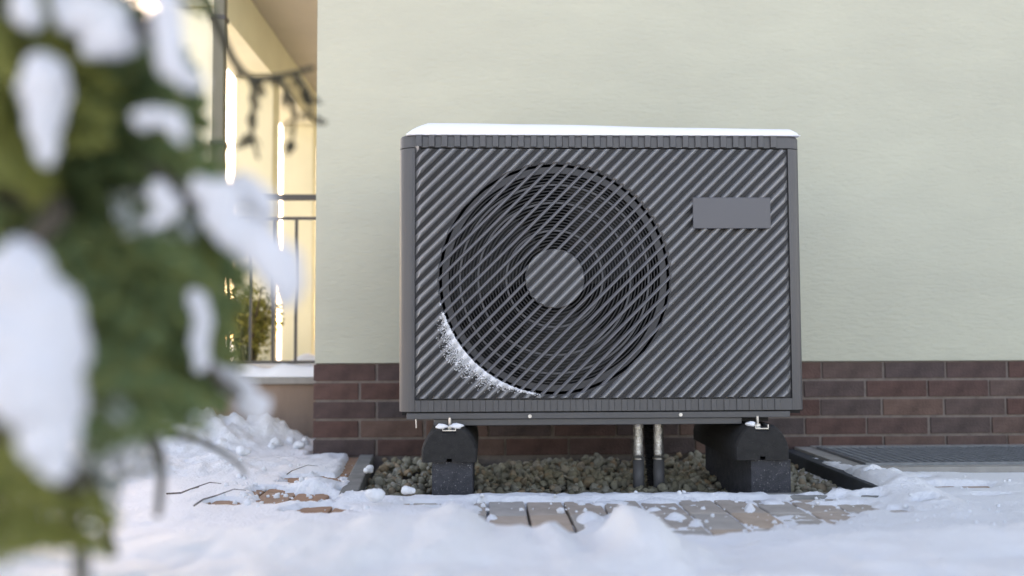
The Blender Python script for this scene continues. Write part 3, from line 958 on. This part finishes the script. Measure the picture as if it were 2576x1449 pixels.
# powder caught along the lower left rim of the fan opening
pd = MB()
rng = random.Random(3)
OCT = np.array([(1, 0, 0), (-1, 0, 0), (0, 1, 0), (0, -1, 0), (0, 0, 1), (0, 0, -1)], float)
OCTF = [(0, 2, 4), (2, 1, 4), (1, 3, 4), (3, 0, 4), (2, 0, 5), (1, 2, 5), (3, 1, 5), (0, 3, 5)]
reach = {}
for k in range(5200):
    a = R(rng.triangular(196, 264, 218))
    deg = math.degrees(a)
    f = max(0.0, 1 - ((deg - 219) / 30) ** 2)
    if f <= 0 and rng.random() < 0.6:
        continue
    s_ = RO * (math.cos(a) * Wv[0] + math.sin(a) * Wv[1])
    key = math.floor(s_ / (DP / 3))
    if key not in reach:
        reach[key] = rng.uniform(0.35, 1.0)
    L = rng.expovariate(1 / (0.003 + 0.017 * f * reach[key]))
    if L > 0.055:
        continue
    x0, z0 = CXF + (RO + 0.001) * math.cos(a) - U[0] * L, CZF + (RO + 0.001) * math.sin(a) - U[1] * L
    s = (x0 - CXF) * Wv[0] + (z0 - CZF) * Wv[1]
    ph = s / DP - math.floor(s / DP + 0.5)
    h = float(np.interp(ph, [q[0] for q in PROF], [q[1] for q in PROF], left=0.0, right=0.0))
    if h > 0.015 and L > 0.012 and rng.random() < 0.7:
        continue
    if x0 < pl + 0.004 or z0 < Z_PB + 0.003:
        continue
    r = rng.uniform(0.0010, 0.0026) * (1.25 if L < 0.006 else 0.9)
    pd.add((OCT * r * np.array([rng.uniform(.8, 1.5), 0.8, rng.uniform(.8, 1.5)])) @ rot().T + np.array([x0, YV - h - r * 0.3, z0]), OCTF)
for k in range(-9, 6):                       # small caps on the rib ends along the bottom of the rim
    s0_ = k * DP + RO * 0.62
    t0_ = -circ(s0_) if abs(s0_) < RO else None
    if t0_ is None: continue
    for q in range(10):
        x0, z0 = CXF + Wv[0] * s0_ + U[0] * (t0_ - rng.uniform(0, 0.008)), CZF + Wv[1] * s0_ + U[1] * (t0_ - rng.uniform(0, 0.008))
        if z0 > CZF - 0.05: continue
        r = rng.uniform(0.0012, 0.0024)
        pd.add(OCT * r + np.array([x0 + rng.uniform(-.003, .003), YV - 0.0175, z0 + rng.uniform(-.002, .003)]), OCTF)
tag(pd.build('powder_snow', M['snow_soft'], kind='stuff'), 'powdery snow caught along the lower left rim of the fan opening', 'snow')

# little snow pads on the channel ends
for pxc, w_, nm in ((1112, 0.017, 'left'), (1148, 0.020, 'left'), (1888, 0.014, 'right')):
    c = P(pxc, 1077, 2.545)
    V_ = ICO * np.array([w_, 0.012, 0.0075]) * (1 + 0.2 * np.sin(ICO @ np.array([3, 2, 4.0]) + pxc))[:, None] + np.array([c.x, c.y, FOOT_Z1 + 0.004])
    side_w = {1112: 'left of the bolt on the left rubber foot', 1148: 'right of the bolt on the left rubber foot', 1888: 'beside the bolt on the right rubber foot'}[pxc]
    tag(make('snow_clod', V_.tolist(), ICOF, M['snow_soft'], smooth=True), 'small clod of snow ' + side_w, 'snow', 'snow clods on the rubber feet')

# ------------------------------------------------------------------ organic blobs (snow clumps and chunks)
def blob(name, balls, voxel, mat, amp=0.0, freq=20.0, seed=0, smooth_it=6):
    b = MB()
    for (x, y, z), r, st in balls:
        b.add(ICO * (r * np.array(st)) + np.array([x, y, z]), ICOF)
    o = b.build(name, mat)
    md = o.modifiers.new('r', 'REMESH'); md.mode = 'VOXEL'; md.voxel_size = voxel
    ms = o.modifiers.new('s', 'SMOOTH'); ms.iterations = smooth_it; ms.factor = 0.5
    dg = bpy.context.evaluated_depsgraph_get()
    me2 = bpy.data.meshes.new_from_object(o.evaluated_get(dg))
    o.modifiers.clear()
    old = o.data
    o.data = me2
    bpy.data.meshes.remove(old)
    if amp > 0:
        n = len(me2.vertices)
        co = np.empty(n * 3); me2.vertices.foreach_get('co', co); co = co.reshape(-1, 3)
        no = np.empty(n * 3); me2.vertices.foreach_get('normal', no); no = no.reshape(-1, 3)
        d = fbm(co[:, 0] * freq + co[:, 1] * freq * 0.7, co[:, 2] * freq - co[:, 1] * freq * 0.6, seed, 3)
        co += no * (amp * d)[:, None]
        me2.vertices.foreach_set('co', co.ravel())
        me2.update()
    me2.polygons.foreach_set('use_smooth', [True] * len(me2.polygons))
    if not me2.materials: me2.materials.append(mat)
    return o

def clump(path, depth, label, seed, taper=None, dep_scale=0.8, n=9):
    """snow lying along a branch: path of (px, py, radius px) points at a distance"""
    rng_ = random.Random(seed)
    balls = []
    pts = [(P(a, b, depth + (d_ if d_ else 0)), r * depth / F_PX) for a, b, r, d_ in [(*q, 0)[:4] if len(q) == 3 else q for q in path]]
    for i in range(len(pts) - 1):
        for k in range(n):
            q = k / n
            p = pts[i][0].lerp(pts[i + 1][0], q)
            r = pts[i][1] * (1 - q) + pts[i + 1][1] * q
            j = r * 0.28
            balls.append(((p.x + rng_.uniform(-j, j), p.y + rng_.uniform(-j, j), p.z + rng_.uniform(-j, j)), r * rng_.uniform(0.8, 1.05), (1, dep_scale, 1)))
    rm = min(r for _, r in pts)
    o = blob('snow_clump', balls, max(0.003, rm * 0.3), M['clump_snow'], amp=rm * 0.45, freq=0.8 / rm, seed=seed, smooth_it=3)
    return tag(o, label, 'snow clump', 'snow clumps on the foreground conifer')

clump([(55, 660, 60), (70, 800, 120), (90, 950, 112), (125, 1090, 66), (150, 1190, 30)], 0.60, 'largest snow clump, hanging at the left edge of the picture', 1)
clump([(-70, 700, 90), (-40, 900, 120)], 0.64, 'snow clump cut off by the left edge behind the largest one', 2)
clump([(120, 180, 58), (105, 260, 52), (112, 350, 34), (115, 405, 22)], 0.66, 'long drooping snow clump in the upper left foliage', 3)
clump([(180, 20, 46), (240, 60, 70), (300, 95, 48), (225, 120, 34)], 0.68, 'wide snow clump at the top edge of the conifer', 4)
clump([(60, 10, 40), (80, 40, 34)], 0.66, 'small snow clump in the top left corner', 5)
clump([(420, -10, 34), (425, 90, 38), (432, 160, 34), (470, 205, 28), (500, 205, 20)], 0.64, 'hook shaped snow clump near the top of the conifer', 6)
clump([(355, 300, 28), (400, 290, 24), (440, 300, 22), (460, 350, 20)], 0.65, 'small flat snow clump below the hook shaped one', 7)
clump([(500, 470, 28), (560, 490, 44), (560, 550, 46), (620, 600, 52), (690, 650, 56), (720, 720, 40), (715, 765, 22)], 0.70, 'big snow laden branch tip reaching towards the house corner', 8)
clump([(610, 470, 38), (650, 480, 30), (670, 560, 30)], 0.73, 'snow clump on the upper right side of the big branch tip', 9)
clump([(490, 745, 24), (512, 800, 26), (505, 870, 24), (510, 920, 20)], 0.76, 'narrow upright snow clump below the big branch tip', 10)
clump([(540, 935, 24), (590, 965, 30), (635, 1010, 34), (655, 1035, 26)], 0.86, 'lowest snow clump, slanting down over the tan porch plinth', 11)
clump([(400, 480, 30), (440, 520, 26), (390, 560, 22)], 0.70, 'thin frosted snow clump left of the big branch tip', 12)
clump([(300, 1070, 22), (320, 1120, 28), (300, 1170, 22)], 0.9, 'ragged snow clump low in the hanging twigs', 13)

# ------------------------------------------------------------------ foreground conifer
tree = thing('conifer', (-0.66, 0.92, 0), 'blurred green conifer close to the camera with snow on its sprays', 'tree')
MB().tube([(-0.66, 0.92, -0.16), (-0.65, 0.92, 0.5), (-0.66, 0.93, 1.2), (-0.64, 0.92, 1.9)], [0.045, 0.035, 0.022, 0.006], 12).build('trunk', M['bark'], tree, smooth=True)

def spray_template(rg, L=0.11, n=13):
    """flat scale-leaf spray along +x in the xy plane"""
    Vt, Ft = [], []
    def leaf(p, d, l, w):
        d = d.normalized()
        s = Vector((-d.y, d.x, 0)) * w
        n0 = len(Vt)
        up = Vector((0, 0, w * 0.5))
        Vt.extend([p, p + d * l * 0.45 + s + up, p + d * l, p + d * l * 0.45 - s + up])
        Ft.append((n0, n0 + 1, n0 + 2, n0 + 3))
    for i in range(n):
        q = i / n
        p = Vector((L * q, 0.01 * math.sin(q * 3), -0.02 * q * q))
        bl = L * 0.50 * (1 - q * 0.75)
        for sgn in (-1, 1):
            ang = R(rg.uniform(32, 50)) * sgn
            d = Vector((math.cos(ang), math.sin(ang), rg.uniform(-0.15, 0.15)))
            leaf(p, d, bl, 0.0036)
            for j in (0.35, 0.6, 0.85):
                pp = p + d * bl * j
                for s2 in (-1, 1):
                    a2 = ang + s2 * R(38)
                    leaf(pp, Vector((math.cos(a2), math.sin(a2), rg.uniform(-0.2, 0.2))), bl * 0.40 * (1.1 - j * 0.5), 0.0032)
    return np.array([v[:] for v in Vt]), Ft
rg = random.Random(11)
SPR = [spray_template(rg) for _ in range(4)]
def put_spray(mb, p, d, s, roll):
    d = Vector(d).normalized()
    x = d
    y = Vector((0, 0, 1)).cross(x)
    if y.length < 1e-3: y = Vector((0, 1, 0))
    y.normalize()
    z = x.cross(y)
    y, z = y * math.cos(roll) + z * math.sin(roll), z * math.cos(roll) - y * math.sin(roll)
    Rm = np.array([[x.x, y.x, z.x], [x.y, y.y, z.y], [x.z, y.z, z.z]])
    Vt, Ft = rg.choice(SPR)
    mb.add((Vt * s) @ Rm.T + np.array(p[:]), Ft)

crown, dry, frosty, yellow = MB(), MB(), MB(), MB()
def region(mb, polys, count, d0, d1, smin=0.7, smax=1.2, droop=0.5):
    """sprays filling a part of the crown: boxes (px0, px1, py0, py1)"""
    for k in range(count):
        x0, x1, y0, y1 = rg.choice(polys)
        dep = rg.uniform(d0, d1)
        p = P(rg.uniform(x0, x1), rg.uniform(y0, y1), dep)
        out_ = Vector((p.x + 0.66, p.y - 0.92, 0))
        out_ = out_.normalized() + Vector((rg.uniform(-.6, .6), rg.uniform(-.6, .6), rg.uniform(-droop - 0.4, 0.25)))
        put_spray(mb, p - out_.normalized() * 0.05, out_, rg.uniform(smin, smax), math.pi / 2 + rg.uniform(-0.8, 0.8))
region(crown, [(-60, 180, 0, 650), (80, 330, 80, 700), (100, 370, 420, 1030), (150, 370, 250, 700)], 520, 0.77, 1.0)
region(crown, [(300, 430, 420, 930), (200, 400, 700, 1020)], 190, 0.86, 1.02)
region(crown, [(-700, 0, -300, 1100)], 130, 0.7, 1.15)
region(crown, [(-500, 420, -1500, 0)], 170, 0.65, 1.1)
region(yellow, [(-60, 30, 1130, 1290), (-100, 30, 0, 400)], 26, 0.66, 0.8)
region(yellow, [(280, 440, 500, 960), (80, 250, 0, 500)], 60, 0.82, 1.0)
region(dry, [(110, 200, 400, 520), (470, 540, 970, 1060), (410, 480, 190, 240)], 7, 0.82, 0.95, 0.3, 0.5)
region(frosty, [(320, 470, 420, 600), (270, 350, 1030, 1180), (160, 240, 1200, 1330)], 26, 0.75, 1.0, 0.35, 0.7, 0.8)
crown.build('crown', M['leaf'], tree)
yellow.build('yellow_foliage', M['leaf_yellow'], tree)
dry.build('dry_foliage', M['leaf_brown'], tree)
frosty.build('frosted_foliage', M['leaf_frost'], tree)
# limbs towards the clumps and the hanging twigs
def limb(path, r0, r1, depth, name='branch', start=None, mat='bark'):
    pts = ([Vector(start)] if start else []) + [P(a, b, d_) for a, b, d_ in path]
    n_ = len(pts)
    fine_pts = []
    for i in range(n_ - 1):
        a0 = pts[max(i - 1, 0)]; a1 = pts[i]; a2 = pts[i + 1]; a3 = pts[min(i + 2, n_ - 1)]
        for k in range(6):
            t = k / 6
            fine_pts.append(0.5 * ((2 * a1) + (-a0 + a2) * t + (2 * a0 - 5 * a1 + 4 * a2 - a3) * t * t + (-a0 + 3 * a1 - 3 * a2 + a3) * t ** 3))
    fine_pts.append(pts[-1])
    m_ = len(fine_pts)
    MB().tube(fine_pts, [r0 + (r1 - r0) * i / (m_ - 1) for i in range(m_)], 8).build(name, M[mat], tree, smooth=True)
    return fine_pts
T = lambda z: (-0.655, 0.92, z)
limb([(200, 300, 0.86), (420, 470, 0.75), (570, 560, 0.72), (700, 700, 0.70)], 0.014, 0.003, 0.8, start=T(0.62))
limb([(250, 60, 0.75), (400, 60, 0.67), (440, 180, 0.65), (500, 210, 0.64)], 0.012, 0.003, 0.8, start=T(0.80))
limb([(200, 700, 0.85), (400, 720, 0.88), (500, 760, 0.78), (530, 930, 0.82), (640, 1020, 0.87)], 0.012, 0.003, 0.8, start=T(0.45))
limb([(100, 500, 0.72), (70, 640, 0.68), (90, 900, 0.66), (160, 1230, 0.64)], 0.012, 0.003, 0.8, start=T(0.6))
limb([(330, 1000, 0.9), (370, 1080, 0.9), (402, 1150, 0.92), (405, 1220, 0.93), (396, 1300, 0.93)], 0.007, 0.0035, 0.8, 'twig', start=T(0.42), mat='twig')
limb([(200, 1040, 0.85), (232, 1180, 0.85), (255, 1290, 0.85), (285, 1400, 0.85)], 0.008, 0.005, 0.8, 'twig', start=T(0.42), mat='twig')
limb([(140, 1150, 0.72), (165, 1260, 0.72), (200, 1370, 0.72), (205, 1480, 0.72)], 0.008, 0.006, 0.8, 'twig', start=T(0.42), mat='twig')
limb([(420, 1090, 1.05), (500, 1110, 1.2), (580, 1150, 1.25), (620, 1195, 1.3)], 0.005, 0.002, 0.8, 'twig', start=T(0.42), mat='twig')
# thin bare branchlets in front of the porch
bl_ = limb([(250, -250, 0.95), (480, -60, 1.1), (600, 170, 1.2), (680, 195, 1.25), (790, 170, 1.25)], 0.008, 0.003, 0.8, start=T(0.95), mat='twig')
hang = MB()
hp1 = limb([(625, 190, 1.22), (640, 240, 1.22), (632, 320, 1.22), (650, 400, 1.22)], 0.004, 0.002, 0.8, 'twig', mat='twig')
hp2 = limb([(690, 190, 1.25), (725, 230, 1.25), (740, 300, 1.25), (735, 360, 1.25)], 0.004, 0.002, 0.8, 'twig', mat='twig')
hp3 = limb([(740, 185, 1.25), (775, 235, 1.25), (785, 300, 1.25)], 0.004, 0.002, 0.8, 'twig', mat='twig')
for chain, cnt_ in ((hp1, 9), (hp2, 16), (hp3, 10), (bl_[-14:], 5)):
    for k in range(cnt_):
        p = rg.choice(chain)
        d = Vector((rg.uniform(-.7, .7), rg.uniform(-.5, .5), rg.uniform(-1.2, 0.0)))
        put_spray(hang, p, d, rg.uniform(0.12, 0.24), rg.uniform(-1, 1))
hang.build('hanging_foliage', M['twig'], tree)

# ------------------------------------------------------------------ shrubs and trees beyond the porch
def shrub(name, c, rx, rz, n, label, cat, mat, stem_mat='bark', group=None, size=1.0):
    t = thing(name, (c[0], c[1], c[2]), label, cat, group)
    mb = MB()
    rr2 = random.Random(int(abs(c[0]) * 100 + c[1] * 10))
    for k in range(n):
        a, u, q = rr2.uniform(0, 6.283), rr2.uniform(-1, 1), rr2.random() ** 0.45
        s = math.sqrt(1 - u * u)
        lump = 0.75 + 0.25 * math.sin(a * 3 + u * 4)
        p = Vector((c[0] + rx * q * s * math.cos(a) * lump, c[1] + rx * q * s * math.sin(a) * lump, c[2] + rz + rz * q * u * lump))
        d = Vector((rr2.uniform(-1, 1), rr2.uniform(-1, 1), rr2.uniform(-.6, .8))).normalized()
        w = d.orthogonal().normalized()
        l = rr2.uniform(0.035, 0.07) * size
        mb.add([p, p + d * l * 0.5 + w * l * 0.28, p + d * l, p + d * l * 0.5 - w * l * 0.28], [(0, 1, 2, 3)])
    mb.build('foliage', mat, t)
    st = MB()
    for k in range(7):
        a = k * 0.9
        st.tube([(c[0] + 0.02 * math.cos(a), c[1] + 0.02 * math.sin(a), c[2] - (0.2 if size == 1.0 else 0.004)), (c[0] + 0.4 * rx * math.cos(a), c[1] + 0.4 * rx * math.sin(a), c[2] + rz), (c[0] + 0.8 * rx * math.cos(a), c[1] + 0.8 * rx * math.sin(a), c[2] + 1.7 * rz)], [0.012, 0.008, 0.003], 6)
    st.build('stem', M[stem_mat], t)
c1 = P(622, 800, 4.6)
shrub('porch_shrub', (c1.x, 4.6, 0.27), 0.20, 0.235, 1500, 'yellow green shrub standing behind the porch railing', 'shrub', M['leaf_shrub'], size=0.6)
c2 = P(520, 800, 10.0)
shrub('garden_shrub', (c2.x - 0.3, 10.4, 0.0), 0.5, 0.62, 2600, 'larger yellow green shrub in the garden beyond the porch', 'shrub', M['leaf_yellow'])

# ------------------------------------------------------------------ snow chunks and twigs on the ground
rc = random.Random(5)
def chunk(px_, py_, r_px, label, zb=None):
    g = G(px_, py_ + r_px * 0.5, 0.03)
    r = r_px * g.y / F_PX
    balls = []
    for k in range(5):
        balls.append(((g.x + rc.uniform(-.5, .5) * r, g.y + rc.uniform(-.4, .4) * r, 0.03 + r * 0.25 + rc.uniform(-.2, .45) * r), r * rc.uniform(0.5, 0.8), (1, 1, 0.85)))
    o = blob('snow_chunk', balls, r * 0.16, M['snow'], amp=r * 0.22, freq=1.2 / r, seed=rc.randrange(999), smooth_it=2)
    return tag(o, label, 'snow chunk', 'snow chunks heaped before the porch')
chunk(592, 1098, 30, 'tall pointed snow chunk at the foot of the tan porch plinth')
ORD = ['first', 'second', 'third', 'fourth', 'fifth', 'sixth', 'seventh', 'eighth', 'ninth']
for q_, (a, b, r) in enumerate(sorted([(640, 1112, 15), (665, 1108, 17), (700, 1112, 16), (728, 1108, 13), (755, 1114, 16), (770, 1108, 12), (683, 1120, 10)], reverse=True)):
    chunk(a, b, r, 'small snow chunk along the porch plinth, ' + ORD[q_] + ' from the house corner')
for q_, (a, b, r) in enumerate(sorted([(430, 1085, 26), (470, 1100, 30), (520, 1100, 26), (550, 1118, 22), (400, 1110, 24), (610, 1135, 18)], reverse=True)):
    chunk(a, b, r, 'rough snow chunk, ' + ORD[q_] + ' from the right in the heap left of the railing')
chunk(930, 1180, 13, 'small round snow lump on the left end of the pit edging')
chunk(945, 1240, 24, 'snow lump at the front left corner of the pit edging')
chunk(1028, 1232, 17, 'snow lump on the pebbles left of the left concrete block')

def ground_twig(pts_px, r, label):
    pts = [G(a, b, 0.035 + 0.006 * (i % 2)) for i, (a, b) in enumerate(pts_px)]
    mb = MB().tube(pts, [r * (1 - 0.5 * i / len(pts)) for i in range(len(pts))], 6)
    mid = pts[len(pts) // 2]
    mb.tube([mid, mid + Vector((0.04, 0.03, 0.012)), mid + Vector((0.07, 0.035, 0.008))], [r * 0.7, r * 0.5, r * 0.3], 6)
    tag(mb.build('fallen_twig', M['dead']), label, 'twig', 'twigs fallen on the snow')
ground_twig([(488, 1272), (512, 1256), (540, 1248), (555, 1243)], 0.0022, 'short forked twig on the snow before the porch')
ground_twig([(420, 1242), (455, 1240), (480, 1230), (500, 1225)], 0.0024, 'twig lying on the snow left of the forked one')
ground_twig([(722, 1193), (735, 1184)], 0.0016, 'tiny twig on the snow near the house corner')

cr_ = MB()
rr3 = random.Random(9)
for k in range(520):
    px_, py_ = (rr3.uniform(560, 1500), rr3.triangular(1160, 1300, 1235)) if k % 3 else (rr3.uniform(1500, 2560), rr3.uniform(1190, 1340))
    g = G(px_, py_, 0.0)
    if PIT[0] - 0.09 < g.x < PIT[1] + 0.06 and g.y > PIT[2] - 0.03: continue
    if g.x > GX1 - 0.05 and g.y > GY0 - 0.06: continue
    if g.y > WALL_Y - 0.03 and g.x > HX0 - 0.02 or g.y > 3.85: continue
    iy, ix = int(np.searchsorted(sy, g.y)), int(np.searchsorted(sx, g.x))
    zz = max(0.0, float(H[min(iy, ny - 1), min(ix, nx - 1)]))
    r = 0.002 + (0.009 if k % 3 else 0.005) * rr3.random() ** 3
    cr_.add((ICO1 * r * (1 + 0.25 * np.sin(ICO1 @ np.array([4, 3, 5.0]) + k))[:, None]) @ rot().T + np.array([g.x, g.y, zz + r * 0.25]), ICO1F)
tag(cr_.build('snow_crumbs', M['snow'], smooth=True), 'loose crumbs of snow scattered over the paving around the pit', 'snow', kind='stuff')
